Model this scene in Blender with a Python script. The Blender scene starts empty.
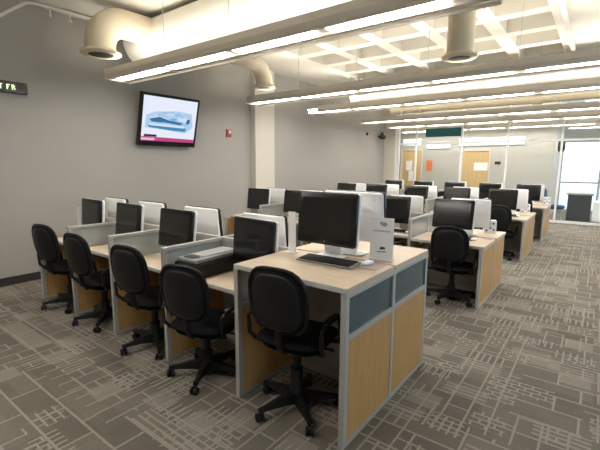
import bpy, bmesh, math, random
from mathutils import Vector, Matrix
random.seed(4)
S = bpy.context.scene
COL = S.collection
PI = math.pi

# ------------------------------------------------------------ camera
F_PX, PITCH, YAW, ROLL = 393.8, 0.1543, 0.648, 0.0049
cd = bpy.data.cameras.new('camera'); cam = bpy.data.objects.new('camera', cd); COL.objects.link(cam)
cd.sensor_width = 36; cd.lens = 36*F_PX/600; cd.clip_start = .05; cd.clip_end = 200
fw = Vector((-math.sin(YAW)*math.cos(PITCH), math.cos(YAW)*math.cos(PITCH), -math.sin(PITCH)))
rt = Vector((math.cos(YAW), math.sin(YAW), 0)); up = rt.cross(fw)
r2 = math.cos(ROLL)*rt + math.sin(ROLL)*up; u2 = -math.sin(ROLL)*rt + math.cos(ROLL)*up
M = Matrix((r2, u2, -fw)).transposed().to_4x4(); M.translation = Vector((1.0596, -1.7986, 1.65))
cam.matrix_world = M
S.camera = cam

# ------------------------------------------------------------ world, exposure
w = bpy.data.worlds.new('daylight'); S.world = w; w.use_nodes = True
bg = w.node_tree.nodes['Background']; bg.inputs[0].default_value = (.72, .86, 1, 1); bg.inputs[1].default_value = 1.9
LAMP_DOWN, LAMP_UP = 20.0, 13.0
S.view_settings.view_transform = 'Standard'; S.view_settings.look = 'None'
S.view_settings.gamma = 1; S.view_settings.exposure = 0.42; S.view_settings.use_curve_mapping = False

# ------------------------------------------------------------ materials
def mat(name, col, rough=.6, metal=0, spec=.5, noise=0, nscale=30, bump=0, emit=None, es=0):
    m = bpy.data.materials.new(name); m.use_nodes = True
    nt = m.node_tree; b = nt.nodes['Principled BSDF']
    b.inputs['Base Color'].default_value = (*col, 1); b.inputs['Roughness'].default_value = rough
    b.inputs['Metallic'].default_value = metal; b.inputs['Specular IOR Level'].default_value = spec
    if emit: b.inputs['Emission Color'].default_value = (*emit, 1); b.inputs['Emission Strength'].default_value = es
    if noise or bump:
        tc = nt.nodes.new('ShaderNodeTexCoord'); n = nt.nodes.new('ShaderNodeTexNoise')
        n.inputs['Scale'].default_value = nscale; n.inputs['Detail'].default_value = 4
        nt.links.new(tc.outputs['Object'], n.inputs['Vector'])
        if noise:
            mx = nt.nodes.new('ShaderNodeMix'); mx.data_type = 'RGBA'
            mx.inputs[6].default_value = (*[c*(1-noise) for c in col], 1)
            mx.inputs[7].default_value = (*[min(1, c*(1+noise)) for c in col], 1)
            nt.links.new(n.outputs['Fac'], mx.inputs[0]); nt.links.new(mx.outputs[2], b.inputs['Base Color'])
        if bump:
            bp = nt.nodes.new('ShaderNodeBump'); bp.inputs['Strength'].default_value = bump; bp.inputs['Distance'].default_value = .01
            nt.links.new(n.outputs['Fac'], bp.inputs['Height']); nt.links.new(bp.outputs[0], b.inputs['Normal'])
    return m

def wood(name, c1, c2, axis='Z', rough=.42):
    m = bpy.data.materials.new(name); m.use_nodes = True; nt = m.node_tree; b = nt.nodes['Principled BSDF']
    tc = nt.nodes.new('ShaderNodeTexCoord'); mp = nt.nodes.new('ShaderNodeMapping')
    sc = {'X': (1.2, 16, 16), 'Y': (16, 1.2, 16), 'Z': (16, 16, 1.2)}[axis]
    mp.inputs['Scale'].default_value = sc
    n = nt.nodes.new('ShaderNodeTexNoise'); n.inputs['Scale'].default_value = 3; n.inputs['Detail'].default_value = 5; n.inputs['Distortion'].default_value = .6
    r = nt.nodes.new('ShaderNodeValToRGB'); r.color_ramp.elements[0].position = .3; r.color_ramp.elements[1].position = .7
    r.color_ramp.elements[0].color = (*c1, 1); r.color_ramp.elements[1].color = (*c2, 1)
    nt.links.new(tc.outputs['Object'], mp.inputs[0]); nt.links.new(mp.outputs[0], n.inputs['Vector'])
    nt.links.new(n.outputs['Fac'], r.inputs[0]); nt.links.new(r.outputs[0], b.inputs['Base Color'])
    b.inputs['Roughness'].default_value = rough
    return m

def glass(name, tint=(.9, .95, .97), refl=.12, opac=0.0, ocol=(.5, .6, .65)):
    m = bpy.data.materials.new(name); m.use_nodes = True; nt = m.node_tree
    for n in list(nt.nodes): nt.nodes.remove(n)
    out = nt.nodes.new('ShaderNodeOutputMaterial'); t = nt.nodes.new('ShaderNodeBsdfTransparent'); t.inputs[0].default_value = (*tint, 1)
    g = nt.nodes.new('ShaderNodeBsdfGlossy'); g.inputs['Roughness'].default_value = .03
    d = nt.nodes.new('ShaderNodeBsdfPrincipled'); d.inputs['Base Color'].default_value = (*ocol, 1); d.inputs['Roughness'].default_value = .25
    m1 = nt.nodes.new('ShaderNodeMixShader'); m1.inputs[0].default_value = opac
    m2 = nt.nodes.new('ShaderNodeMixShader')
    lw = nt.nodes.new('ShaderNodeLayerWeight'); lw.inputs[0].default_value = refl
    nt.links.new(lw.outputs['Fresnel'], m2.inputs[0])
    nt.links.new(t.outputs[0], m1.inputs[1]); nt.links.new(d.outputs[0], m1.inputs[2])
    nt.links.new(m1.outputs[0], m2.inputs[1]); nt.links.new(g.outputs[0], m2.inputs[2]); nt.links.new(m2.outputs[0], out.inputs[0])
    return m

def carpet():
    m = bpy.data.materials.new('patterned_carpet'); m.use_nodes = True; nt = m.node_tree; N = nt.nodes; L = nt.links
    b = N['Principled BSDF']; b.inputs['Roughness'].default_value = .95; b.inputs['Specular IOR Level'].default_value = .1
    geo = N.new('ShaderNodeNewGeometry')
    def mapping(scale=(1, 1, 1), loc=(0, 0, 0), rot=0):
        mp = N.new('ShaderNodeMapping'); mp.inputs['Scale'].default_value = scale; mp.inputs['Location'].default_value = loc
        mp.inputs['Rotation'].default_value = (0, 0, rot); L.new(geo.outputs['Position'], mp.inputs[0]); return mp
    def brick(bw, bh, mort, off, loc, rot=0):
        mp = mapping(loc=loc, rot=rot); t = N.new('ShaderNodeTexBrick')
        t.inputs['Color1'].default_value = (0, 0, 0, 1); t.inputs['Color2'].default_value = (1, 1, 1, 1); t.inputs['Mortar'].default_value = (0.5, 0.5, 0.5, 1)
        t.inputs['Scale'].default_value = 1; t.inputs['Mortar Size'].default_value = mort; t.inputs['Mortar Smooth'].default_value = .1
        t.inputs['Brick Width'].default_value = bw; t.inputs['Row Height'].default_value = bh; t.offset = off; t.offset_frequency = 2
        L.new(mp.outputs[0], t.inputs['Vector']); return t
    def math_(op, a, bb=None, c=None):
        n = N.new('ShaderNodeMath'); n.operation = op
        for i, v in enumerate((a, bb, c)):
            if v is None: continue
            if isinstance(v, (int, float)): n.inputs[i].default_value = v
            else: L.new(v, n.inputs[i])
        return n.outputs[0]
    def cellnoise(sx, sy, loc):
        mp = mapping(scale=(1/sx, 1/sy, 1), loc=loc); f = N.new('ShaderNodeVectorMath'); f.operation = 'FLOOR'; L.new(mp.outputs[0], f.inputs[0])
        mul = N.new('ShaderNodeVectorMath'); mul.operation = 'MULTIPLY'; mul.inputs[1].default_value = (1, 1, 0); L.new(f.outputs[0], mul.inputs[0])
        wn = N.new('ShaderNodeTexWhiteNoise'); wn.noise_dimensions = '3D'; L.new(mul.outputs[0], wn.inputs['Vector']); return wn.outputs['Value']
    bA = brick(.40, .20, .008, .37, (0.1, 0, 0)); bB = brick(.34, .14, .007, .6, (.3, .2, 0), PI/2)
    bC = brick(.09, .05, .007, .5, (0, .05, 0)); bD = brick(.6, .05, .008, .3, (0, 0, 0), PI/2); bE = brick(.5, .045, .008, .3, (0, 0, 0))
    nA = cellnoise(.40, .34, (.2, .1, 0)); nB = cellnoise(.21, .19, (.5, .3, 0)); nC = cellnoise(.30, .16, (.1, .8, 0))
    lines = math_('MAXIMUM', math_('MULTIPLY', bA.outputs['Fac'], math_('GREATER_THAN', nA, .3)), math_('MULTIPLY', bB.outputs['Fac'], math_('LESS_THAN', nA, .62)))
    lines = math_('MAXIMUM', lines, math_('MULTIPLY', bC.outputs['Fac'], math_('GREATER_THAN', nB, .80)))
    lines = math_('MAXIMUM', lines, math_('MULTIPLY', bD.outputs['Fac'], math_('LESS_THAN', nC, .14)))
    lines = math_('MAXIMUM', lines, math_('MULTIPLY', bE.outputs['Fac'], math_('GREATER_THAN', nC, .88)))
    lines = math_('MAXIMUM', lines, math_('MULTIPLY', math_('LESS_THAN', nB, .10), .55))
    # weave breaks the lines up
    nz = N.new('ShaderNodeTexNoise'); nz.inputs['Scale'].default_value = 60; nz.inputs['Detail'].default_value = 2; L.new(geo.outputs['Position'], nz.inputs['Vector'])
    nz2 = N.new('ShaderNodeTexNoise'); nz2.inputs['Scale'].default_value = 5; nz2.inputs['Detail'].default_value = 2; L.new(geo.outputs['Position'], nz2.inputs['Vector'])
    lines = math_('MULTIPLY', lines, math_('MULTIPLY_ADD', nz.outputs['Fac'], .9, .35))
    tone = math_('ADD', math_('MULTIPLY', bA.outputs['Color'], .35), math_('MULTIPLY', nC, .35))
    tone = math_('ADD', tone, math_('MULTIPLY', nz2.outputs['Fac'], .3)); tone = math_('ADD', tone, math_('MULTIPLY_ADD', nz.outputs['Fac'], .5, -.25))
    mx = N.new('ShaderNodeMix'); mx.data_type = 'RGBA'; mx.inputs[6].default_value = (*CARPET[0], 1); mx.inputs[7].default_value = (*CARPET[1], 1); L.new(tone, mx.inputs[0])
    mx2 = N.new('ShaderNodeMix'); mx2.data_type = 'RGBA'; mx2.inputs[7].default_value = (*CARPET[2], 1); L.new(lines, mx2.inputs[0]); L.new(mx.outputs[2], mx2.inputs[6])
    L.new(mx2.outputs[2], b.inputs['Base Color'])
    bp = N.new('ShaderNodeBump'); bp.inputs['Strength'].default_value = .3; bp.inputs['Distance'].default_value = .004
    L.new(nz.outputs['Fac'], bp.inputs['Height']); L.new(bp.outputs[0], b.inputs['Normal'])
    return m

CARPET = ((.115, .100, .082), (.225, .20, .166), (.34, .31, .265))
MT = dict(
    carpet=carpet(),
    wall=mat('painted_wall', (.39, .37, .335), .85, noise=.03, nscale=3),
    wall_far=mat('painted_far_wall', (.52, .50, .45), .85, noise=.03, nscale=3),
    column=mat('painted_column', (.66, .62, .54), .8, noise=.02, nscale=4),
    ceil=mat('painted_concrete_ceiling', (.70, .665, .59), .9, noise=.03, nscale=3, bump=.05),
    base=mat('rubber_baseboard', (.035, .03, .026), .6, noise=.05),
    desk=wood('maple_laminate_top', (.60, .475, .335), (.71, .58, .44), 'X', .4),
    panel=wood('maple_laminate_panel', (.49, .265, .09), (.57, .335, .12), 'Z', .45),
    alu=mat('satin_aluminium', (.50, .49, .46), .42, .35, noise=.03, nscale=20),
    edge=mat('grey_edge_band', (.50, .49, .46), .5, noise=.03),
    frost=glass('frosted_glass', (.6, .75, .8), .12, .75, (.09, .145, .16)),
    frost_pale=glass('pale_frosted_glass', (.9, .95, .95), .25, .72, (.50, .53, .52)),
    lid_grey=mat('light_grey_lid', (.42, .43, .43), .4, noise=.05),
    spine=mat('grey_laminate', (.40, .38, .35), .5, noise=.04, nscale=5),
    black=mat('black_plastic', (.009, .009, .009), .45, spec=.3, noise=.2, nscale=60),
    fabric=mat('black_fabric', (.009, .009, .010), .9, spec=.15, noise=.35, nscale=250, bump=.25),
    screen=mat('glossy_dark_screen', (.014, .014, .012), .12, spec=.6, noise=.1, nscale=4),
    bezel=mat('black_gloss_bezel', (.008, .008, .008), .22, noise=.1),
    white=mat('white_plastic', (.90, .90, .90), .35, noise=.02),
    silver=mat('silver_plastic', (.30, .31, .31), .35, .4, noise=.05),
    paper=mat('white_paper', (.90, .89, .90), .7, noise=.02),
    ink=mat('dark_ink', (.05, .05, .06), .7, noise=.1),
    pale_ink=mat('grey_ink', (.42, .38, .38), .7, noise=.1),
    duct=mat('cream_painted_duct', (.66, .58, .43), .55, noise=.03, nscale=6),
    ductw=mat('white_painted_duct', (.78, .75, .68), .55, noise=.03, nscale=6),
    dark=mat('dark_grille', (.02, .018, .015), .7, noise=.2),
    fixture=mat('painted_fixture_housing', (.66, .60, .52), .5, noise=.02),
    lens=mat('lit_lens', (.9, .9, .88), .5, emit=(1, .96, .90), es=LAMP_DOWN, noise=.01),
    uplens=mat('lit_uplight_lens', (.9, .9, .88), .5, emit=(1, .95, .86), es=LAMP_UP, noise=.01),
    softlens=mat('softly_lit_lens', (.8, .8, .85), .5, emit=(.86, .86, 1), es=.75, noise=.01),
    pipe=mat('white_painted_pipe', (.68, .65, .60), .5, noise=.03),
    door=wood('oak_door', (.60, .40, .18), (.72, .51, .26), 'Z', .45),
    teal=mat('teal_board', (.01, .12, .13), .5, noise=.1, nscale=5),
    orange=mat('orange_paper', (.75, .22, .08), .7, noise=.05),
    blue=mat('navy_upholstery', (.018, .04, .10), .7, noise=.15, nscale=40),
    counter=mat('dark_grey_laminate', (.06, .065, .07), .5, noise=.1),
    red=mat('red_plastic', (.42, .03, .02), .4, noise=.05),
    pink=mat('pinkish_mouse_mat', (.42, .32, .30), .8, noise=.2, nscale=40),
    clear=glass('clear_glass', (.97, .985, .985), .04),
    pane=glass('window_glass', (.95, .98, 1), .08),
    led=mat('lit_green_led', (.3, .6, .2), .5, emit=(.55, 1, .45), es=1.6, noise=.01),
    redled=mat('unlit_red_lens', (.03, .008, .006), .3, noise=.1),
    path=mat('outdoor_paving', (.6, .6, .6), .8, noise=.1, nscale=3),
    hatch=mat('grey_rubber', (.05, .05, .05), .7, noise=.1),
)

# ------------------------------------------------------------ mesh helpers
class MB:
    def __init__(s): s.bm = bmesh.new(); s.sm = False
    def box(s, x0, x1, y0, y1, z0, z1, bev=0, seg=2):
        r = bmesh.ops.create_cube(s.bm, size=1); v = r['verts']
        bmesh.ops.scale(s.bm, vec=(abs(x1-x0), abs(y1-y0), abs(z1-z0)), verts=v)
        bmesh.ops.translate(s.bm, vec=((x0+x1)/2, (y0+y1)/2, (z0+z1)/2), verts=v)
        if bev:
            e = list({e for q in v for e in q.link_edges})
            bmesh.ops.bevel(s.bm, geom=e, offset=bev, segments=seg, affect='EDGES', profile=.5)
        return s
    def tube(s, pts, r, n=10, closed=False):
        pts = [Vector(p) for p in pts]; k = len(pts); rings = []
        rr = r if isinstance(r, (list, tuple)) else [r]*k
        prev = None
        for i, p in enumerate(pts):
            if closed: d = pts[(i+1) % k] - pts[i-1]
            else: d = pts[min(i+1, k-1)] - pts[max(i-1, 0)]
            d.normalize()
            if prev is None: a = d.orthogonal().normalized()
            else: a = (prev - d*prev.dot(d)).normalized()
            prev = a; b = d.cross(a)
            rings.append([s.bm.verts.new(p + (a*math.cos(2*PI*j/n) + b*math.sin(2*PI*j/n))*rr[i]) for j in range(n)])
        for i in range(k if closed else k-1):
            A, B = rings[i], rings[(i+1) % k]
            for j in range(n): s.bm.faces.new((A[j], A[(j+1) % n], B[(j+1) % n], B[j]))
        if not closed: s.bm.faces.new(rings[0][::-1]); s.bm.faces.new(rings[-1])
        s.sm = True; return s
    def lathe(s, prof, c=(0, 0, 0), n=20, axis='Z'):
        rings = []
        for r, z in prof:
            ring = []
            for j in range(n):
                a = 2*PI*j/n; q = (r*math.cos(a), r*math.sin(a), z)
                if axis == 'X': q = (z, q[0], q[1])
                if axis == 'Y': q = (q[1], z, q[0])
                ring.append(s.bm.verts.new(Vector(q)+Vector(c)))
            rings.append(ring)
        for A, B in zip(rings, rings[1:]):
            for j in range(n): s.bm.faces.new((A[j], A[(j+1) % n], B[(j+1) % n], B[j]))
        s.bm.faces.new(rings[0][::-1]); s.bm.faces.new(rings[-1]); s.sm = True; return s
    def pillow(s, w, h, t, e=4, fn=None, n=36, flat=6, taper=0):
        """rounded slab in local (u,v) plane, thickness along third axis, domed edge; fn maps (u,v,d)->xyz"""
        fn = fn or (lambda u, v, d: (u, v, d)); layers = []
        R = [0, .35, .65, .82, .92, .97, 1.0]
        def pt(r, a):
            c, q = math.cos(a), math.sin(a); k = (abs(c)**e + abs(q)**e)**(-1/e)*r
            u, v = c*k*w/2, q*k*h/2; u *= 1 + taper*(v/(h/2)); return u, v
        def th(r): return t/2*(1-r**flat)**.5 if r < 1 else 0
        sides = []
        for sg in (1, -1):
            rings = []
            for r in R[1:-1]:
                rings.append([s.bm.verts.new(fn(*pt(r, 2*PI*j/n), sg*th(r))) for j in range(n)])
            ctr = s.bm.verts.new(fn(0, 0, sg*t/2)); sides.append((ctr, rings))
        rim = [s.bm.verts.new(fn(*pt(1, 2*PI*j/n), 0)) for j in range(n)]
        for sg, (ctr, rings) in zip((1, -1), sides):
            rr = rings + [rim]
            for j in range(n):
                f = (ctr, rings[0][j], rings[0][(j+1) % n]); s.bm.faces.new(f if sg > 0 else f[::-1])
            for A, B in zip(rr, rr[1:]):
                for j in range(n):
                    f = (A[j], B[j], B[(j+1) % n], A[(j+1) % n]); s.bm.faces.new(f if sg > 0 else f[::-1])
        s.sm = True; return s
    def slab(s, w, h, t, rad, fn, dome=.6):
        """rounded rectangle plate with eased edges"""
        def ring(ins, d):
            out = []; a, b, r = w/2-ins, h/2-ins, max(rad-ins, .002)
            for cx, cy, a0 in ((a-r, b-r, 0), (-a+r, b-r, PI/2), (-a+r, -b+r, PI), (a-r, -b+r, 1.5*PI)):
                for i in range(6):
                    an = a0+PI/2*i/5; out.append(s.bm.verts.new(fn(cx+r*math.cos(an), cy+r*math.sin(an), d)))
            return out
        e = min(t*dome, .02)
        rs = [ring(e, -t/2), ring(e*.3, -t/2+e*.35), ring(0, -t/2+e), ring(0, t/2-e), ring(e*.3, t/2-e*.35), ring(e, t/2)]
        n = len(rs[0])
        for A, B in zip(rs, rs[1:]):
            for j in range(n): s.bm.faces.new((A[j], A[(j+1) % n], B[(j+1) % n], B[j]))
        s.bm.faces.new(rs[0][::-1]); s.bm.faces.new(rs[-1]); s.sm = True; return s
    def prism(s, poly, z0, z1, ax='Z'):
        def P(a, b, z): return {'Z': (a, b, z), 'X': (z, a, b), 'Y': (a, z, b)}[ax]
        lo = [s.bm.verts.new(P(a, b, z0)) for a, b in poly]; hi = [s.bm.verts.new(P(a, b, z1)) for a, b in poly]
        n = len(poly); s.bm.faces.new(lo[::-1]); s.bm.faces.new(hi)
        for i in range(n): s.bm.faces.new((lo[i], lo[(i+1) % n], hi[(i+1) % n], hi[i]))
        return s
    def build(s, name, m, parent=None, loc=None):
        bmesh.ops.recalc_face_normals(s.bm, faces=s.bm.faces)
        if s.sm:
            for f in s.bm.faces: f.smooth = True
            for e in s.bm.edges:
                if len(e.link_faces) == 2 and e.calc_face_angle() > .7: e.smooth = False
        me = bpy.data.meshes.new(name); s.bm.to_mesh(me); s.bm.free()
        me.materials.append(MT[m] if isinstance(m, str) else m)
        o = bpy.data.objects.new(name, me); COL.objects.link(o)
        if parent: o.parent = parent
        if loc: o.location = loc
        return o
def box(*a, **k): return MB().box(*a, **k)
def struct(o): o['kind'] = 'structure'; return o
def tag(o, label, cat, group=None):
    o['label'] = label; o['category'] = cat
    if group: o['group'] = group
    return o
def empty(name, loc=(0, 0, 0), rz=0):
    o = bpy.data.objects.new(name, None); COL.objects.link(o); o.location = loc; o.rotation_euler = (0, 0, rz); o.empty_display_size = .1
    return o
def copy_tree(o, parent=None):
    c = o.copy(); COL.objects.link(c); c.parent = parent
    for ch in list(o.children): copy_tree(ch, c)
    return c
def place(root, x, y, z=0, rz=0):
    root.location = (x, y, z); root.rotation_euler = (0, 0, rz); return root

# ------------------------------------------------------------ the room
XL, XR, YB, YG, YW = -5.21, 5.2, -4.2, 11.7, 12.95
ZC = 3.60
struct(box(XL-.2, XR+.2, YB-.2, 15.9, -.1, 0).build('floor', 'carpet'))
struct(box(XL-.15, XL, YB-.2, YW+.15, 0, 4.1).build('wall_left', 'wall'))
struct(box(XL, XR+.15, YB-.15, YB, 0, 4.1).build('wall_near', 'wall'))
# far wall with two door openings
D1, D2 = (-5.18, -4.34), (-2.93, -1.98)
fwm = MB()
for a, b, z0, z1 in ((XL, D1[0], 0, 3.95), (D1[0], D1[1], 2.22, 3.95), (D1[1], D2[0], 0, 3.95), (D2[0], D2[1], 2.16, 3.95), (D2[1], -.16, 0, 3.95)):
    fwm.box(a, b, YW, YW+.12, z0, z1)
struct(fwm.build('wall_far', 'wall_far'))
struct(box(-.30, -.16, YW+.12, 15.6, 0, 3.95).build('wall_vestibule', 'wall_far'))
# right wall: sill, head and piers with window openings
rw = MB(); rw.box(XR, XR+.15, YB, 15.6, 0, .5); rw.box(XR, XR+.15, YB, 15.6, 3.0, 4.1)
ys = [-4.2, -3.2, -.6, .1, 2.7, 3.4, 6.0, 6.7, 9.3, 10.0, 12.6, 15.6]
for a, b in zip(ys[0::2], ys[1::2]): rw.box(XR, XR+.15, a, b, .5, 3.0)
struct(rw.build('wall_right', 'wall'))
for i, (a, b) in enumerate(zip(ys[1:-1:2], ys[2::2])):
    f = MB()
    for y in (a, (a+b)/2-.025, b-.05): f.box(XR+.03, XR+.11, y, y+.05, .5, 3.0)
    for z in (.5, 2.95): f.box(XR+.03, XR+.11, a+.05, b-.05, z, z+.05)
    o = struct(f.build('window_%d' % (i+2), 'alu')); box(XR+.06, XR+.07, a+.05, b-.05, .55, 2.95).build('pane', 'pane', o)
# entrance window wall at the end of the vestibule
f = MB()
xs = [-.16, 1.0, 2.2, 3.4, 4.6, XR]
for x in xs[:-1]: f.box(x, x+.07, 15.5, 15.6, 0, 2.5)
for z in (0, 1.0, 2.45): f.box(-.09, XR, 15.52, 15.58, z, z+.06)
struct(box(-.16, XR, 15.5, 15.6, 2.51, 3.95).build('wall_entrance', 'wall_far'))
o = struct(f.build('window_1', 'alu')); box(-.09, XR, 15.545, 15.555, .06, 2.45).build('pane', 'pane', o)
struct(box(-8, 14, 15.9, 40, -.12, -.02).build('pavement', 'path'))
# ceiling: flat slab near the camera and along the left, coffers over the desks
G, RIB = .82, .20
CX1, CY0 = .45, 2.62
flat = MB()
flat.box(XL, XR+.15, YB, CY0, ZC+.12, ZC+.4)
flat.box(XL, CX1-G*5+.0, CY0, YW, ZC+.12, ZC+.4)
flat.box(CX1, XR+.15, CY0, 15.6, ZC, ZC+.4)
ny = 11
flat.box(CX1-G*5, CX1, CY0+G*ny, YW, ZC, ZC+.4)
flat.box(CX1-G*5-.0, CX1, CY0, CY0+G*ny, ZC+.30, ZC+.4)
struct(flat.build('ceiling', 'ceil'))
ribs = MB()
for i in range(6): 
    x = CX1-G*5+G*i; ribs.box(x-RIB/2, x+RIB/2, CY0, CY0+G*ny, ZC, ZC+.298)
for j in range(ny):
    y = CY0+G*j
    for i in range(5):
        x = CX1-G*5+G*i
        ribs.box(x+RIB/2, x+G-RIB/2, y, y+RIB, ZC+.001, ZC+.298)
        # sloped haunch corners
        ribs.prism([(x+RIB/2, y+RIB), (x+RIB/2+.12, y+RIB), (x+RIB/2, y+RIB+.12)], ZC+.06, ZC+.298)
struct(ribs.build('ceiling_ribs', 'ceil'))
# columns and baseboards
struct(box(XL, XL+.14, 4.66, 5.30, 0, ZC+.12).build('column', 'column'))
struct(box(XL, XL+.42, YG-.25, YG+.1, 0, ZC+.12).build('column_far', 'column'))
struct(box(XL, XL+.015, YB, 4.65, 0, .11).build('baseboard_left', 'base'))
struct(box(XL, XL+.015, 5.31, YG-.27, 0, .11).build('baseboard_left_far', 'base'))
struct(box(D1[1]+.06, D2[0]-.06, YW-.015, YW, 0, .11).build('baseboard_far', 'base'))
# pale band over the doors
def wall_light(a, b, z0, z1, label):
    t = empty('wall_light', (a, YW, z0)); tag(t, label, 'wall light')
    box(0, b-a, -.05, -.001, 0, z1-z0, bev=.004).build('housing', 'white', t); box(.03, b-a-.03, -.056, -.05, .02, z1-z0-.02).build('lens', 'softlens', t)
wall_light(-5.12, -4.40, 2.34, 2.60, 'pale lit strip above the left wooden door')
wall_light(-4.20, -3.35, 2.22, 2.46, 'pale lit strip under the teal sign board')
wall_light(-3.05, -1.0, 2.30, 2.56, 'long pale lit strip above the right wooden door')
# doors
def door(n, a, b, h):
    fr = MB(); fr.box(a, a+.05, YW-.03, YW+.1, 0, h); fr.box(b-.05, b, YW-.03, YW+.1, 0, h); fr.box(a+.05, b-.05, YW-.03, YW+.1, h-.05, h)
    o = struct(fr.build('door_%d' % n, 'column'))
    box(a+.05, b-.05, YW+.0, YW+.045, .005, h-.05).build('door_leaf', 'door', o)
    hd = MB(); hd.lathe([(.025, 0), (.025, .01), (.01, .012), (.01, .05)], (b-.12, YW-.05, 1.0), 12, 'Y'); hd.tube([(b-.12, YW-.05, 1.0), (b-.24, YW-.05, 1.0)], .01, 8)
    hd.build('door_handle', 'alu', o)
    return o
door(1, D1[0], D1[1], 2.22); door(2, D2[0], D2[1], 2.16)
tag(box(-4.98, -4.74, YW-.012, YW-.002, 1.42, 1.78).build('notice', 'paper'), 'white notice taped high on the left wooden door', 'notice')
tag(box(-4.86, -4.68, YW-.012, YW-.002, 1.02, 1.40).build('notice', 'paper'), 'white notice taped lower on the left wooden door', 'notice')
tag(box(-4.18, -3.96, YW-.012, YW-.002, 1.40, 1.80).build('poster', 'orange'), 'orange poster on the far wall beside the left door', 'poster')
tag(box(-2.50, -2.06, YW-.012, YW-.002, 1.45, 1.72).build('notice', 'paper'), 'wide white notice on the right wooden door', 'notice')
tag(box(-1.84, -1.66, YW-.02, YW-.002, 1.66, 1.76, bev=.004).build('room_sign', 'dark'), 'small dark room sign on the far wall right of the second door', 'sign')
# glass partition
gp = MB(); mull = [-4.76, -4.13, -2.62, -1.28, .10, 1.5, 2.9, 4.3, XR-.04]
for x in mull: gp.box(x-.025, x+.025, YG-.04, YG+.04, 0, ZC)
for z, h in ((0, .07), (2.32, .06)):
    for a, b in zip(mull, mull[1:]): gp.box(a+.025, b-.025, YG-.03, YG+.03, z, z+h)
o = struct(gp.build('window_partition', 'white'))
pn = MB()
for a, b in zip(mull, mull[1:]):
    pn.box(a+.025, b-.025, YG-.006, YG+.006, .07, 2.32); pn.box(a+.025, b-.025, YG-.006, YG+.006, 2.38, ZC)
pn.build('glass_panes', 'clear', o)
t = empty('hanging_sign', (-3.3, YG+.30, 2.72)); tag(t, 'teal sign board hanging behind the glass above the left door', 'sign')
box(-.62, .62, -.02, .02, -.14, .14, bev=.005).build('board', 'teal', t)
for s in (-.5, .5): MB().tube([(s, 0, .14), (s, 0, .86)], .004, 6).build('wire', 'alu', t)

# ------------------------------------------------------------ ceiling services
def light_row(y, x0, x1, label, first=-4.42, z=2.80):
    t = empty('pendant_light', ((x0+x1)/2, y, z)); cx = (x0+x1)/2
    tag(t, label, 'ceiling light', 'long pendant light rows')
    h = MB()
    # open-bottom trough with a rim pipe on the far side
    prof = [(-.155, .0), (-.165, .05), (-.150, .125), (-.140, .125), (-.12, .06), (.12, .06), (.140, .125), (.150, .125), (.165, .05), (.155, 0), (.10, 0), (.085, .02), (-.055, .02), (-.07, 0)]
    h.prism([(a, b) for a, b in prof], x0-cx, x1-cx, 'X'); 
    h.build('housing', 'fixture', t)
    MB().tube([(x0-cx-.02, .20, -.005), (x1-cx+.02, .20, -.005)], .018, 8).build('rim_rail', 'fixture', t)
    for s, x in ((-1, x0-cx), (1, x1-cx)): box(x-.006 if s < 0 else x, x if s < 0 else x+.006, -.17, .20, -.012, .13, bev=.002).build('end_cap', 'fixture', t)
    x = first
    while x < x1-.3:
        e = min(x+1.0, x1-.05)
        box(x-cx, e-cx, -.053, .083, .004, .019).build('lens', 'lens', t)
        box(x-cx, e-cx, -.085, .085, .061, .072).build('uplight', 'uplens', t)
        MB().tube([(e+.06-cx, 0, .06), (e+.06-cx, 0, (ZC+.12 if y < 2.6 else ZC)-z-.001)], .005, 6).build('hanger_rod', 'alu', t)
        x += 1.155
    return t
names = ['nearest the camera and behind it', 'nearest row, hanging left of the television side', 'second row over the front desks', 'third row', 'fourth row', 'fifth row', 'last row near the glass partition']
light_row(-1.6, -4.5, .3, 'long linear pendant light just behind the nearest visible one')
light_row(1.26, -4.5, .36, 'long linear pendant light nearest the camera, ending above the television')
light_row(3.98, -4.5, 2.52, 'long linear pendant light, second from the camera, starting at the column')
light_row(5.80, -4.1, 2.6, 'long linear pendant light, third from the camera')
light_row(8.50, -4.5, 2.6, 'long linear pendant light, fourth from the camera')
light_row(10.30, -4.5, 2.6, 'long linear pendant light just in front of the glass partition')
light_row(13.6, .1, 4.0, 'long linear pendant light in the entrance beyond the glass', first=.15)
light_row(12.3, -4.9, 3.6, 'long linear pendant light in the corridor just behind the glass', first=-4.85)

def arc(c, r, a0, a1, n, plane='XZ'):
    out = []
    for i in range(n+1):
        a = a0+(a1-a0)*i/n
        if plane == 'XZ': out.append((c[0]+r*math.cos(a), c[1], c[2]+r*math.sin(a)))
        else: out.append((c[0], c[1]+r*math.cos(a), c[2]+r*math.sin(a)))
    return out
def flange(parent, x, y, z, r):
    MB().lathe([(r*.98, .05), (r*1.04, .04), (r*1.28, .015), (r*1.30, 0), (r*1.22, -.012), (r*.8, -.015), (r*.8, .05)], (x, y, z), 32).build('diffuser_flange', 'duct', parent)
    MB().lathe([(r*.78, -.012), (r*.78, .02)], (x, y, z), 32).build('diffuser_grille', 'dark', parent)
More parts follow.
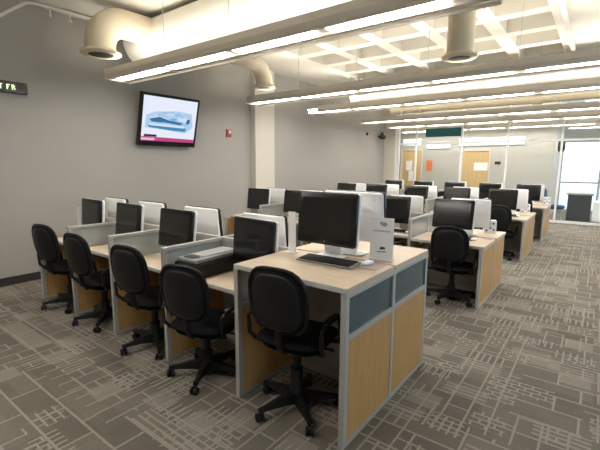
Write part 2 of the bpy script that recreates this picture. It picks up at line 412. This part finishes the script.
# main duct over the first pendant light, with an elbow outlet on each side of its left end
t = empty('air_duct', (-4.2, .9, 3.03)); tag(t, 'large white main air duct with two cream elbow outlets, top left above the television', 'air duct')
my, mz, mr = .90, .375, .30
prof = [(mr*.80, -.56), (mr*.95, -.53), (mr, -.47), (mr, 2.0), (mr+.012, 2.0), (mr+.012, 2.04), (mr, 2.04), (mr, 4.6), (mr+.012, 4.6), (mr+.012, 4.64), (mr, 4.64), (mr, 7.0)]
MB().lathe(prof, (0, my, mz), 40, 'X').build('main_run', 'ductw', t)
for x in (1.0, 3.4, 5.8): MB().tube([(x, my, mz+mr-.01), (x, my, .689)], .007, 6).build('hanger_rod', 'alu', t)
e = MB().tube([(0, 0, .03)] + arc((0, .34, .10), .34, PI, PI/2, 12, 'YZ') + [(0, .75, .44)], .185, 32).build('near_elbow', 'duct', t)
flange(e, 0, 0, 0, .19)
e = MB().tube([(.25, 1.0, .42), (.25, 1.9, .40)] + [(.25, q[1], q[2]) for q in arc((0, 2.50, .06), .32, PI/2, 0, 12, 'YZ')] + [(.25, 2.82, .01)], .15, 28).build('far_elbow', 'duct', t)
flange(e, .25, 2.82, -.02, .155)
t = empty('air_duct', (-.52, 3.64, 3.00)); tag(t, 'cream round duct dropping straight down through the ceiling, top centre', 'air duct')
MB().tube([(0, 0, .03), (0, 0, .56)], .165, 28).build('duct_run', 'duct', t); box(-.22, .22, -.22, .22, .56, .598, bev=.01).build('ceiling_collar', 'duct', t); flange(t, 0, 0, 0, .17)
t = empty('air_duct', (0, 6.25, 3.17)); tag(t, 'long horizontal white round duct above the third row of lights', 'air duct')
MB().tube([(-3.4, 0, 0), (3.5, 0, 0)], .17, 24).build('duct_run', 'ductw', t)
for x in (-3.42, -.62): MB().lathe([(.172, -.12), (.20, -.12), (.20, .12), (.172, .12)], (x, 0, 0), 24, 'X').build('collar', 'white', t)
for x in (-2.6, .4, 2.2): MB().tube([(x, 0, .17), (x, 0, .425)], .006, 6).build('hanger_rod', 'alu', t)
t = empty('air_duct', (0, 9.3, 3.25)); tag(t, 'farther horizontal cream duct crossing above the fourth row of lights', 'air duct')
MB().tube([(-4.0, 0, 0), (3.5, 0, 0)], .16, 24).build('duct_run', 'duct', t)
for x in (-3.2, -.3): MB().lathe([(.162, -.1), (.19, -.1), (.19, .1), (.162, .1)], (x, 0, 0), 24, 'X').build('collar', 'duct', t)
# pipes
tag(MB().tube([(.50, 2.75, 3.53), (.50, 11.3, 3.53)], .035, 12).build('ceiling_pipe', 'pipe'), 'white pipe running away along the edge of the coffered ceiling', 'pipe')
tag(MB().tube([(-5.0, -.02, 3.34), (-5.0, .20, 3.52), (-5.0, .38, 3.66), (-5.0, .48, 3.685), (-4.95, 1.30, 3.685)], .02, 10).build('wall_pipe', 'pipe'), 'thin cream pipe bending along the top of the wall, top left', 'pipe')
t = empty('pipe_valve', (-4.95, 1.36, 3.63)); tag(t, 'dark pipe valve beside the big duct elbow, top left', 'valve')
MB().lathe([(.04, -.06), (.055, -.03), (.055, .03), (.04, .06)], (0, 0, 0), 14, 'Y').build('body', 'hatch', t)
MB().lathe([(.035, -.14), (.05, -.12), (.03, -.05)], (0, 0, 0), 14).build('bonnet', 'hatch', t)
def sprinkler(x, y, z, label):
    t = empty('sprinkler_head', (x, y, z)); tag(t, label, 'sprinkler')
    MB().lathe([(.012, .10), (.012, .03), (.02, .02), (.02, 0)], (0, 0, 0), 10).build('body', 'pipe', t)
    MB().lathe([(.035, -.012), (.035, -.006), (.012, -.004)], (0, 0, 0), 12).build('deflector', 'alu', t)
sprinkler(-4.99, .66, 3.565, 'small sprinkler head under the cream wall pipe, nearer the camera')
sprinkler(-4.975, .90, 3.565, 'small sprinkler head under the cream wall pipe, nearer the valve')
t = empty('ceiling_conduit', (-1.4, 6.9, 3.5)); tag(t, 'thin cream conduit crossing under the coffers above the middle desks', 'pipe')
MB().tube([(-2.0, 0, 0), (3.9, 0, 0)], .02, 8).build('pipe_run', 'pipe', t)
for x in (-1.5, 0, 1.5): MB().tube([(x, 0, 0), (x, 0, .098)], .006, 6).build('hanger_rod', 'alu', t)

# ------------------------------------------------------------ things on the left wall
# television on a tilting bracket
t = empty('television', (XL, 2.447, 2.368)); tag(t, 'wall-mounted television showing a blue news picture with a pink ticker', 'television')
TVT = Matrix.Translation((.19, 0, 0)) @ Matrix.Rotation(-.018, 4, 'Z') @ Matrix.Rotation(.253, 4, 'Y')
def tvpart(mb, name, m, parent):
    bmesh.ops.transform(mb.bm, matrix=TVT, verts=mb.bm.verts); return mb.build(name, m, parent)
TW, TH = 1.144, .867
fr = MB(); fr.box(-.03, .03, -TW/2, TW/2, -TH/2, TH/2, bev=.008)
tvpart(fr, 'frame', 'bezel', t)
# the picture: flat coloured pieces stepping off the panel by fractions of a millimetre
def emit(name, c, s=1.0): return mat(name, (0, 0, 0), .3, emit=c, es=s*.74)
def tvm():
    m = bpy.data.materials.new('tv_picture'); m.use_nodes = True; nt = m.node_tree; b = nt.nodes['Principled BSDF']
    tc = nt.nodes.new('ShaderNodeTexCoord'); mp = nt.nodes.new('ShaderNodeMapping'); mp.inputs['Scale'].default_value = (1, 1.6, 5)
    n = nt.nodes.new('ShaderNodeTexNoise'); n.inputs['Scale'].default_value = 2.2; n.inputs['Detail'].default_value = 3
    r = nt.nodes.new('ShaderNodeValToRGB'); r.color_ramp.elements[0].position = .38; r.color_ramp.elements[0].color = (.16, .40, .68, 1)
    r.color_ramp.elements[1].position = .62; r.color_ramp.elements[1].color = (.62, .76, .92, 1)
    nt.links.new(tc.outputs['Object'], mp.inputs[0]); nt.links.new(mp.outputs[0], n.inputs['Vector']); nt.links.new(n.outputs['Fac'], r.inputs[0])
    nt.links.new(r.outputs[0], b.inputs['Emission Color']); b.inputs['Emission Strength'].default_value = .74; b.inputs['Base Color'].default_value = (0, 0, 0, 1)
    return m
bd, bb = .045, .085
scr = tvpart(MB().box(.0302, .0310, -TW/2+bd, TW/2-bd, -TH/2+bb, TH/2-bd), 'screen', emit('tv_white', (.80, .84, .97), 1.0), t)
def tvpoly(pts, d, name, m):  # pts in screen fractions (0..1 left-right, 0..1 top-bottom)
    W, H = TW-2*bd, TH-bb-bd
    poly = [(-TW/2+bd+a*W, TH/2-bd-b*H) for a, b in pts]
    tvpart(MB().prism(poly, .031, .031+d, 'X'), name, m, scr)
MT['tvp'] = tvm()
tvpoly([(.06, .42), (.22, .33), (.62, .27), (.90, .30), (.95, .62), (.80, .78), (.40, .72), (.05, .70)], .0004, 'picture_shape', emit('tv_pale', (.42, .62, .86), 1.0))
tvpoly([(.10, .50), (.26, .36), (.52, .30), (.72, .36), (.90, .48), (.84, .58), (.50, .60), (.20, .56)], .0008, 'picture_shape', 'tvp')
tvpoly([(.12, .50), (.30, .44), (.46, .50), (.74, .54), (.70, .59), (.40, .56), (.16, .56)], .0012, 'picture_shape', emit('tv_deep', (.03, .15, .34), 1.0))
tvpoly([(.10, .64), (.82, .66), (.80, .74), (.50, .73), (.12, .69)], .0008, 'picture_shape', emit('tv_deep2', (.06, .24, .45), 1.0))
tvpoly([(.82, .44), (.88, .44), (.87, .54), (.80, .55)], .0012, 'picture_shape', emit('tv_deep3', (.04, .10, .26), 1.0))
tvpoly([(.12, .60), (.78, .62), (.76, .66), (.14, .645)], .0014, 'picture_shape', emit('tv_w2', (.7, .8, .95), 1.0))
tvpoly([(0, .90), (1, .92), (1, 1), (0, 1)], .0006, 'ticker', emit('tv_pink', (.55, .06, .24), .9))
tvpoly([(.0, .93), (.24, .93), (.24, .98), (.0, .98)], .0010, 'ticker_tab', emit('tv_lpink', (.85, .60, .78), .9))
tvpoly([(.05, .85), (.27, .85), (.27, .90), (.05, .90)], .0010, 'ticker_tab', emit('tv_dark', (.05, .01, .06), .6))
MB().tube([(.02, 0, 0), (.10, 0, 0), (.165, 0, 0)], .03, 10).build('wall_bracket', 'hatch', t)
box(0.0, .02, -.14, .14, -.16, .16, bev=.003).build('wall_plate', 'hatch', t)
# red fire alarm
t = empty('fire_alarm', (XL, 3.99, 2.27)); tag(t, 'small red fire alarm strobe on the grey wall right of the television', 'fire alarm')
box(0, .035, -.06, .06, -.075, .075, bev=.008).build('housing', 'red', t); box(.035, .055, -.03, .03, -.005, .05, bev=.006).build('strobe', 'white', t)
# led message sign
t = empty('led_sign', (XL, -.16, 2.615)); tag(t, 'black LED message sign with green letters at the left edge', 'sign')
box(0, .07, -.52, .52, -.075, .075, bev=.006).build('housing', 'bezel', t)
box(.0702, .0715, -.50, .395, -.055, .055).build('message_window', 'screen', t); box(.0702, .0715, .40, .50, -.055, .055).build('side_window', 'redled', t)
DOT = {'F': ['111', '100', '110', '100', '100'], 'R': ['110', '101', '110', '101', '101'], 'T': ['111', '010', '010', '010', '010']}
def glyph(ch, y0, parent):
    g = MB(); u = .0125
    for r, row in enumerate(DOT[ch]):
        for c, v in enumerate(row):
            if v == '1': g.box(.0717, .0725, y0+c*u, y0+c*u+u*.92, .031-r*u-u*.92, .031-r*u)
    g.build('letter', 'led', parent)
for ch, y in (('T', .20), ('F', .282), ('R', .340)): glyph(ch, y, t)
# small camera on the far left wall
t = empty('wall_camera', (XL, 10.96, 2.60)); tag(t, 'black wall fitting high on the left wall near the far corner', 'camera')
MB().tube([(0, 0, 0), (.10, 0, -.02)], .03, 10).build('arm', 'dark', t)
MB().pillow(.42, .16, .16, 2.2, lambda u, v, d: (.16+d, u, v-.03), 20, 2).build('body', 'dark', t)
MB().lathe([(.05, 0), (.045, .08), (.02, .1)], (.14, 0, .04), 12).build('dome', 'dark', t)
tag(MB().lathe([(.05, 0), (.05, .03), (.03, .04)], (XL, 10.1, 2.63), 12, 'X').build('wall_sensor', 'dark'), 'tiny round black sensor on the left wall beside the black fitting', 'sensor')
tag(box(XL, XL+.008, -.04, .04, .40, .52, bev=.003).build('wall_socket', 'white'), 'white wall socket low on the left wall', 'socket') if False else None

# ------------------------------------------------------------ entrance beyond the glass
t = empty('reception_counter', (.62, 12.7, 0)); tag(t, 'dark grey counter standing beyond the glass by the entrance', 'counter')
box(-.28, .30, -.3, .3, 0, .78).build('body', 'counter', t); box(-.32, .34, -.34, .34, .78, .83, bev=.006).build('top', 'spine', t)
def lounge(x, y, rz, label):
    t = empty('waiting_chair', (x, y, 0), rz); tag(t, label, 'chair')
    MB().pillow(.52, .50, .12, 5, lambda u, v, d: (u, v, .42+d)).build('seat', 'blue', t)
    MB().pillow(.52, .50, .10, 5, lambda u, v, d: (u, .24+d+.12*(v+.25), .70+v)).build('backrest', 'blue', t)
    for sx in (-.22, .22):
        for sy in (-.2, .2): MB().tube([(sx, sy, 0), (sx, sy, .38)], .014, 8).build('leg', 'alu', t)
lounge(-.02+.08, 12.05, PI/2, 'navy waiting chair beyond the glass, left of the dark counter')
lounge(1.62, 12.9, -PI/2, 'navy waiting chair beyond the glass at the right picture edge')
t = empty('white_reflection_block', (1.10, 12.45, 0)); tag(t, 'low white block shaped as a reflection beside the dark counter beyond the glass', 'reflection shape')  # solid white block added for the bright reflection of white by the counter
box(-.13, .13, -.2, .2, .03, .62, bev=.005).build('body', 'white', t); box(-.12, .12, -.215, -.2, .05, .60, bev=.003).build('door', 'white', t)  # front plate is part of the reflection block, not a real door
t = empty('loudspeaker', (.02, 12.8, 2.22)); tag(t, 'black speaker hanging beside the bright entrance window', 'speaker')
MB().pillow(.20, .34, .18, 4, lambda u, v, d: (u, d, v)).build('body', 'dark', t); MB().tube([(0, 0, .15), (0, 0, 1.37)], .012, 8).build('hanger', 'dark', t)

# ------------------------------------------------------------ workstations
W, D, H1, HD = .8488, .6431, .976, .73
TH_ = .036
def divider(h, kind='screen', fr='frost_pale'):
    """panel running back (+Y) from its front post; local x=0 centre"""
    t = empty('divider_panel'); a = TH_/2
    for y in (0, D-.02, 2*D-.04): box(-a, a, y, y+.04, 0, h-.03, bev=.003).build('post', 'alu', t)
    g = .001
    box(-a-.002, a+.002, 0, 2*D, h-.03, h, bev=.004).build('cap_rail', 'alu', t)
    lo = .03
    mid = h-.265 if kind == 'screen' else h-.03
    for y0, y1 in ((.04, D-.02), (D+.02, 2*D-.04)):
        box(-a+.004, a-.004, y0, y1, lo, mid-.02 if kind == 'screen' else mid, bev=0).build('wood_panel', 'panel', t)
        if kind == 'screen':
            box(-.006, .006, y0, y1, mid+.012, h-.03).build('glass_pane', fr, t)
            box(-a, a, y0, y1, mid-.02, mid+.012, bev=.002).build('mid_rail', 'alu', t)
        box(-a, a, y0, y1, 0, lo).build('bottom_rail', 'alu', t)
    return t
def desk(w, d, h, name='desk'):
    """worktop local x 0..-w, y 0..d"""
    t = empty(name)
    box(-w, 0, .012, d, h-.030, h, bev=.002).build('worktop', 'desk', t)
    box(-w, 0, 0, .011, h-.032, h+.0005, bev=.003).build('edge_band', 'edge', t)
    box(-w+.06, -w+.09, .15, d-.05, h-.09, h-.031).build('support_bracket', 'alu', t)
    box(-.09, -.06, .15, d-.05, h-.09, h-.031).build('support_bracket', 'alu', t)
    return t
ordn = ['first', 'second', 'third', 'fourth', 'fifth', 'sixth']
rows = ['front row', 'second row', 'third row', 'back row']
where = ['at the aisle end', 'second from the aisle end', 'in the middle seat', 'second from the wall end', 'at the wall end']
banks = [(0.0, 0.0), (.06, 2.92), (.10, 5.77), (.15, 8.15)]

div_s = divider(H1); div_low = divider(H1-.032); div_e = divider(HD-.032, 'wood'); div_1 = divider(H1-.032, 'screen', 'frost')
first = {id(div_s): True, id(div_low): True, id(div_e): True, id(div_1): True}
def take(proto):
    if first.pop(id(proto), None): return proto
    return copy_tree(proto)
deskA = desk(W-.046, D-.12-.02, HD); deskA1 = desk(W+.036, D-.012, H1)
first[id(deskA)] = True; first[id(deskA1)] = True
desk_end = desk(W-.023+.018+.012, D-.12-.02+.10, HD, 'desk'); first[id(desk_end)] = True
for bi, (bx, by) in enumerate(banks):
    for k in range(6):
        low = (bi == 0 and k in (0, 1)); wood_ = (bi > 0 and k == 0) or k == 5
        d = take(div_1 if (bi, k) == (0, 0) else div_low if low else div_e if wood_ else div_s)
        place(d, bx-k*W, by)
        pos = ['outer end panel at the aisle', 'second from the aisle', 'third from the aisle', 'third from the wall', 'second from the wall', 'outer end panel at the wall'][k]
        tag(d, '%s divider of the %s, %s' % ('wooden' if wood_ else 'wood and frosted glass', rows[bi], pos), 'divider')
    sp = empty('spine_panel', (bx, by+D, 0)); tag(sp, 'long grey panel between the two sides of the %s of desks' % rows[bi], 'panel')
    for k in range(5):
        htop = (H1-.04) if bi == 0 and k == 0 else (HD-.04) if k == 0 else H1
        x0, x1 = -(k+1)*W+.0195, -k*W-.0195
        box(x0, x1, -.012, .012, .05, min(htop, H1-.03)-.001).build('panel', 'spine', sp)
        if k: box(x0, x1, -.018, .018, H1-.03, H1, bev=.003).build('cap_rail', 'alu', sp)
        box(x0, x1, -.016, .016, 0, .05).build('bottom_rail', 'alu', sp)
    for k in range(5):
        for side in (0, 1):
            if bi == 0 and k == 0: d = take(deskA1); ox, oy = .018, (0 if side == 0 else 0)
            elif k == 0: d = take(desk_end); ox, oy = .030, 0
            else: d = take(deskA); ox, oy = -.023, .12
            if side == 0: place(d, bx-k*W+ox, by+oy)
            else:
                wid = W+.036 if (bi == 0 and k == 0) else (W+.007 if k == 0 else W-.046)
                place(d, bx-k*W+ox-wid, by+2*D-oy, 0, PI)
            tag(d, 'maple desk top, %s side of the %s, %s' % ('near' if side == 0 else 'far', rows[bi], where[k]), 'desk')

# ------------------------------------------------------------ task chair
def make_chair():
    t = empty('office_chair')
    MB().pillow(.49, .46, .085, 3.6, lambda u, v, d: (u, v+.02, .475+d*(1 if d > 0 else .8) - (.03*max(0, (v-.12)/.11)**2)), 40, 5).build('seat', 'fabric', t)
    MB().pillow(.42, .38, .03, 4, lambda u, v, d: (u, v+.01, .425+d)).build('seat_pan', 'black', t)
    # backrest: curved in plan and leaning back
    def bk(u, v, d):
        z = .775+v; y = -.23 - .24*(v+.2) + 1.15*u*u - .0 + .5*(v+.10)**2
        return (u, y+d, z)
    MB().pillow(.395, .42, .055, 3.0, bk, 44, 6, taper=-.06).build('backrest', 'fabric', t)
    MB().pillow(.34, .365, .02, 3.0, lambda u, v, d: (bk(u, v, d)[0], bk(u, v, d)[1]-.022, bk(u, v, d)[2]), 40, 8, taper=-.05).build('back_shell', 'black', t)
    # frame around the backrest running down to the seat
    fr = []
    n = 26
    for i in range(n+1):
        a = -.95 + (PI+1.9)*i/n
        c, q = math.cos(a), math.sin(a); k = (abs(c)**3+abs(q)**3)**(-1/3)
        u, v = c*k*.202, q*k*.214
        b = bk(u, v, 0); fr.append((b[0], b[1]-.012, b[2]))
    MB().tube(fr, .013, 8).build('back_frame', 'black', t)
    MB().tube([(0, -.255, .70), (0, -.235, .60), (0, -.225, .50), (0, -.18, .43), (0, -.06, .415)], [.018, .022, .024, .024, .022], 10).build('back_support', 'black', t)
    for s in (-1, 1):
        q = [(s*.20, .10, .432), (s*.255, .10, .44), (s*.272, .095, .49), (s*.272, .08, .60), (s*.272, .03, .635), (s*.272, -.12, .64), (s*.270, -.175, .61), (s*.265, -.17, .50), (s*.255, -.12, .44), (s*.20, -.11, .432)]
        o = MB().tube(q, .014, 8).build('armrest', 'black', t)
        MB().pillow(.045, .20, .022, 4, lambda u, v, d, s=s: (s*.272+u, v-.045, .648+d), 20).build('arm_pad', 'black', o)
    MB().lathe([(.05, .405), (.055, .39), (.03, .37), (.028, .25), (.042, .24), (.042, .10), (.05, .09), (.05, .06)], (0, 0, 0), 18).build('gas_column', 'black', t)
    MB().tube([(.03, .02, .40), (.20, .06, .39), (.24, .07, .385)], [.008, .008, .012], 8).build('lever', 'black', t)
    for i in range(5):
        a = 2*PI*i/5+math.radians(36); c, q = math.cos(a), math.sin(a)
        leg = MB()
        secs = [(.03, .032, .05, .13), (.12, .026, .062, .118), (.24, .020, .072, .100), (.295, .018, .070, .094)]
        rg = []
        for r, hw, z0, z1 in secs:
            rg.append([leg.bm.verts.new((r*c - o_*q, r*q + o_*c, z)) for o_, z in ((-hw, z0), (hw, z0), (hw*.7, z1), (-hw*.7, z1))])
        for A, B in zip(rg, rg[1:]):
            for j in range(4): leg.bm.faces.new((A[j], A[(j+1) % 4], B[(j+1) % 4], B[j]))
        leg.bm.faces.new(rg[0]); leg.bm.faces.new(rg[-1][::-1])
        leg.build('base_leg', 'black', t)
        cs = MB(); px, py = .285*c, .285*q; a2 = a+.7+i*1.3; dx, dy = math.cos(a2), math.sin(a2)
        cs.tube([(px, py, .07), (px, py, .05)], .010, 8)
        for s in (-1, 1):
            ctr = Vector((px+dx*.012, py+dy*.012, .028)); ax = Vector((-dy, dx, 0))
            cs.tube([ctr+ax*s*.007, ctr+ax*s*.011, ctr+ax*s*.024, ctr+ax*s*.028], [.022, .028, .028, .020], 14)
        cs.tube([Vector((px+dx*.012, py+dy*.012, .028))+Vector((-dy, dx, 0))*q2 for q2 in (-.008, .008)], .012, 8)
        cs.build('caster', 'black', t)
    return t
chair0 = make_chair(); used = [0]
def chair(x, y, rz, label, swivel=0, lift=0):
    t = copy_tree(chair0) if used[0] else chair0; used[0] = 1
    for c in t.children:
        base = c.name.startswith(('base_leg', 'caster')); c.location = (0, 0, 0 if base else lift); c.rotation_euler = (0, 0, swivel-rz if base else 0)
    place(t, x, y, 0, rz); tag(t, label, 'chair', 'black office chairs')
    return t
CH = [  # bank, station, x, y, yaw of the seat, yaw of the base, seat lift
    (0, 0, -.45, .17, .13, 0, .055), (0, 1, -1.28, .09, .24, -.38, -.045), (0, 2, -2.04, .12, .18, .15, -.01), (0, 3, -2.95, .12, .12, -.1, -.015), (0, 4, -3.735, .12, .20, .1, 0),
    (1, 0, -.275, 3.06, .06, .1, -.045), (1, 1, -1.20, 3.05, -.1, 0, 0), (1, 2, -2.05, 3.06, .1, .3, 0),
    (2, 0, -.30, 5.89, .05, 0, -.03), (2, 1, -1.18, 5.93, -.1, .3, 0), (2, 2, -2.0, 5.93, .1, 0, 0), (2, 3, -2.86, 5.93, 0, .1, 0), (2, 4, -3.7, 5.93, 0, 0, 0),
    (3, 0, -.28, 8.25, .05, 0, -.03), (3, 1, -1.12, 8.30, 0, 0, 0), (3, 2, -1.95, 8.30, 0, .2, 0), (3, 3, -2.8, 8.30, 0, 0, 0), (3, 4, -3.65, 8.30, 0, 0, 0)]
for b, k, x, y, rz, sw, lf in CH:
    chair(x, y, rz, 'black office chair on casters in the %s, %s' % (rows[b], where[k]), sw, lf)

# ------------------------------------------------------------ computers
def make_monitor():
    """screen faces -Y; local z=0 on desk; black front, white rear shell"""
    t = empty('desktop_monitor'); w, h = .50, .375; z0 = .10
    c = z0+h/2
    MB().slab(w, h, .030, .022, lambda u, v, d: (u, d-.008, c+v), .25).build('bezel', 'bezel', t)
    box(-w/2+.042, w/2-.042, -.0245, -.0232, z0+.052, z0+h-.040).build('screen', 'screen', t)
    MB().slab(w-.002, h-.002, .034, .022, lambda u, v, d: (u, .0245+d, c+v), .4).build('rear_shell', 'white', t)
    MB().prism([(.040, .16), (.040, .20), (.105, .02), (.095, .006), (.045, .006), (.045, .02), (.08, .02)], -.07, .07, 'X').build('stand', 'white', t)
    MB().pillow(.22, .17, .016, 5, lambda u, v, d: (u, v+.03, .008+d*.99), 32, 6).build('stand_foot', 'white', t)
    MB().lathe([(.006, -.0246), (.006, -.0236)], (0, 0, z0+.026), 12, 'Y').build('power_mark', 'silver', t)
    return t
mon0 = make_monitor(); mon_used = [0]
def monitor(x, y, z, rz, label, group, tilt=.10):
    t = mon0 if not mon_used[0] else copy_tree(mon0); mon_used[0] = 1
    cz = .2875
    for c in t.children:
        if c.name.startswith(('bezel', 'screen', 'rear_shell', 'power_mark')):
            c.rotation_euler = (-tilt, 0, 0); c.location = (0, -cz*math.sin(tilt), cz-cz*math.cos(tilt))
    place(t, x, y, z, rz); tag(t, label, 'monitor', group); return t
XA = [[-.465, -1.15, -2.19, -3.06, -3.90], [-.41, -1.24, -1.965, -2.97, -3.84], [-.35, -1.17, -1.99, -2.91, -3.68], [-.24, -1.06, -1.90, -2.72, -3.56]]
XB = [[-.40, -1.31, -2.17, -3.06, -3.86], [-.28, -1.16, -1.96, -2.86, -3.68], [-.22, -1.08, -1.90, -2.75, -3.56], [-.20, -1.06, -1.92, -2.77, -3.62]]
for b, (bx, by) in enumerate(banks):
    for k in range(5):
        z = H1 if (b == 0 and k == 0) else HD
        ya = .54 if (b == 0 and k == 0) else .50
        rz = random.uniform(-.04, .04)
        if b == 0 and k == 1: rz = -.10; 
        lean = where[k]
        monitor(XA[b][k], by+ya, z+.001, rz, 'black monitor facing the chairs, %s, %s' % (rows[b], lean), 'monitors facing the chairs', .21 if (b, k) == (1, 0) else random.uniform(.07, .15))
        monitor(XB[b][k], by+.82+.0, z+.001, PI+random.uniform(-.03, .03), 'white-backed monitor turned away, %s, %s' % (rows[b], lean), 'monitors turned away')

def make_keyboard():
    t = empty('keyboard')
    MB().prism([(-.075, .004), (.075, .008), (.075, .024), (-.075, .014)], -.215, .215, 'X').build('tray', 'silver', t)
    k = MB()
    for r in range(5):
        y = -.062+r*.026; zz = .0145+r*.0018
        n = 15 if r else 9
        for i in range(n):
            w_ = .40/n; k.box(-.2+i*w_+.0015, -.2+(i+1)*w_-.0015, y, y+.022, zz+.0005, zz+.0085)
    k.build('keys', 'black', t); return t
kb0 = make_keyboard(); kbu = [0]
def make_mouse():
    t = empty('computer_mouse')
    MB().pillow(.058, .10, .034, 2.5, lambda u, v, d: (u, v, .012+max(d, -.0115)*(1 if d > 0 else .9)), 24, 2.5).build('body', 'white', t)
    MB().lathe([(.006, -.004), (.006, .004)], (0, .028, .028), 10, 'X').build('scroll_wheel', 'hatch', t)
    return t
ms0 = make_mouse()
for b, k in ((0, 0), (1, 0), (1, 1), (2, 0)):
    bx, by = banks[b]
    if 1:
        z = H1 if (b == 0 and k == 0) else HD
        t = kb0 if not kbu[0] else copy_tree(kb0); m_ = ms0 if not kbu[0] else copy_tree(ms0); kbu[0] = 1
        dy = .42 if (b == 0 and k == 0) else .34
        place(t, XA[b][k]+(.085), by+dy, z+.001, 0.02); tag(t, 'black keyboard with silver edge in the %s, %s' % (rows[b], where[k]), 'keyboard', 'keyboards')
        place(m_, XA[b][k]+(.33 if (b, k) == (0, 0) else .30), by+dy+.12*(b == 0 and k == 0), z+.004, -.2); tag(m_, 'white mouse beside the keyboard in the %s, %s' % (rows[b], where[k]), 'mouse', 'mice')
for z in (0,):
    tag(box(-.17, -.03, .44, .62, H1+.0008, H1+.0035, bev=.001).build('mouse_mat', 'pink'), 'pinkish mouse mat at the right corner of the raised front desk', 'mouse mat')
    tag(box(-.10+.06, .04+.03, 3.45, 3.60, HD+.0008, HD+.004, bev=.001).build('mouse_mat', 'pink'), 'pinkish mouse mat at the corner of the second row desk', 'mouse mat')

# white information card on the raised desk
t = empty('information_card', (-.135, .74, H1+.001), .10); tag(t, 'tall white information card standing on the raised front desk', 'sign')
box(-.085, .085, -.004, .004, 0, .30).build('card', 'paper', t)
box(-.087, .087, -.03, .05, 0, .006, bev=.002).build('base', 'paper', t)
g = MB()
g.pillow(.045, .030, .0012, 2.2, lambda u, v, d: (u+.018, -.0046+d*.5, .255+v), 16)
g.pillow(.022, .022, .0012, 2.2, lambda u, v, d: (u-.004, -.0046+d*.5, .262+v), 16); g.build('logo', 'pale_ink', t)
g = MB(); g.prism([(-.012, .072), (.030, .078), (.026, .092), (-.006, .094)], -.0052, -.0042, 'Y'); g.prism([(-.034, .052), (.04, .056), (.036, .061), (-.03, .058)], -.0052, -.0042, 'Y')
g.build('picture', 'ink', t)
g = MB()
for i in range(9): g.box(-.060+i*.014, -.060+i*.014+.009, -.0050, -.0042, .200, .212)
g.build('text_line', 'pale_ink', t)
# slim white holder left of the front monitor
t = empty('card_holder', (-.77, .52, H1+.001), .0); tag(t, 'slim white card holder left of the monitor on the raised front desk', 'card holder')
box(-.035, .035, -.003, .003, 0, .315, bev=.001).build('card', 'paper', t); box(-.037, .037, -.02, .03, 0, .006, bev=.002).build('base', 'paper', t)
# white boxes with dark dots at row corners
def dot_box(x, y, label):
    t = empty('tissue_box', (x, y, HD+.001), .35); tag(t, label, 'box')
    box(-.075, .075, -.06, .06, 0, .17, bev=.004).build('carton', 'white', t)
    for (a, c) in ((-.04, .12), (.035, .13), (.0, .07), (-.045, .035), (.045, .045)):
        MB().lathe([(.013, -.0612), (.013, -.0602)], (a, 0, c), 14, 'Y').build('dot', 'ink', t)
    for (a, c) in ((-.02, .12), (.02, .05)):
        MB().lathe([(.013, .0752), (.013, .0762)], (0, a, c), 14, 'X').build('dot', 'ink', t)
dot_box(-.085, 4.02, 'white box with dark dots on the corner of the second row desk')
dot_box(-.05, 6.90, 'white box with dark dots on the corner of the third row desk')
dot_box(.09, 9.15, 'white box with dark dots on the corner of the back row desk')
# flatbed scanner on the second front desk
t = empty('flatbed_scanner', (-1.535, .36, HD+.001), .04); tag(t, 'black and silver flatbed scanner against the panel of the second front desk', 'scanner')
box(-.135, .135, -.27, .27, .012, .125, bev=.012, seg=3).build('base', 'black', t)
box(-.118, .118, -.255, .255, .126, .165, bev=.014, seg=3).build('lid', 'silver', t)
box(-.085, .085, -.14, .23, .1652, .172, bev=.003).build('lid_inset', 'lid_grey', t)
MB().pillow(.15, .10, .010, 3, lambda u, v, d: (u-.0, v-.195, .1652+max(d, 0)), 24, 3).build('lid_mark', 'dark', t)
for sx in (-.1, .1):
    for sy in (-.22, .22): MB().lathe([(.012, 0), (.012, .014)], (sx, sy, 0), 10).build('foot', 'hatch', t)
# dotted white boxes, end items on the left
tag(box(-4.20, -4.165, .45, .50, HD+.001, HD+.36, bev=.004).build('power_adapter', 'white'), 'slim white box at the wall end of the front row', 'box')
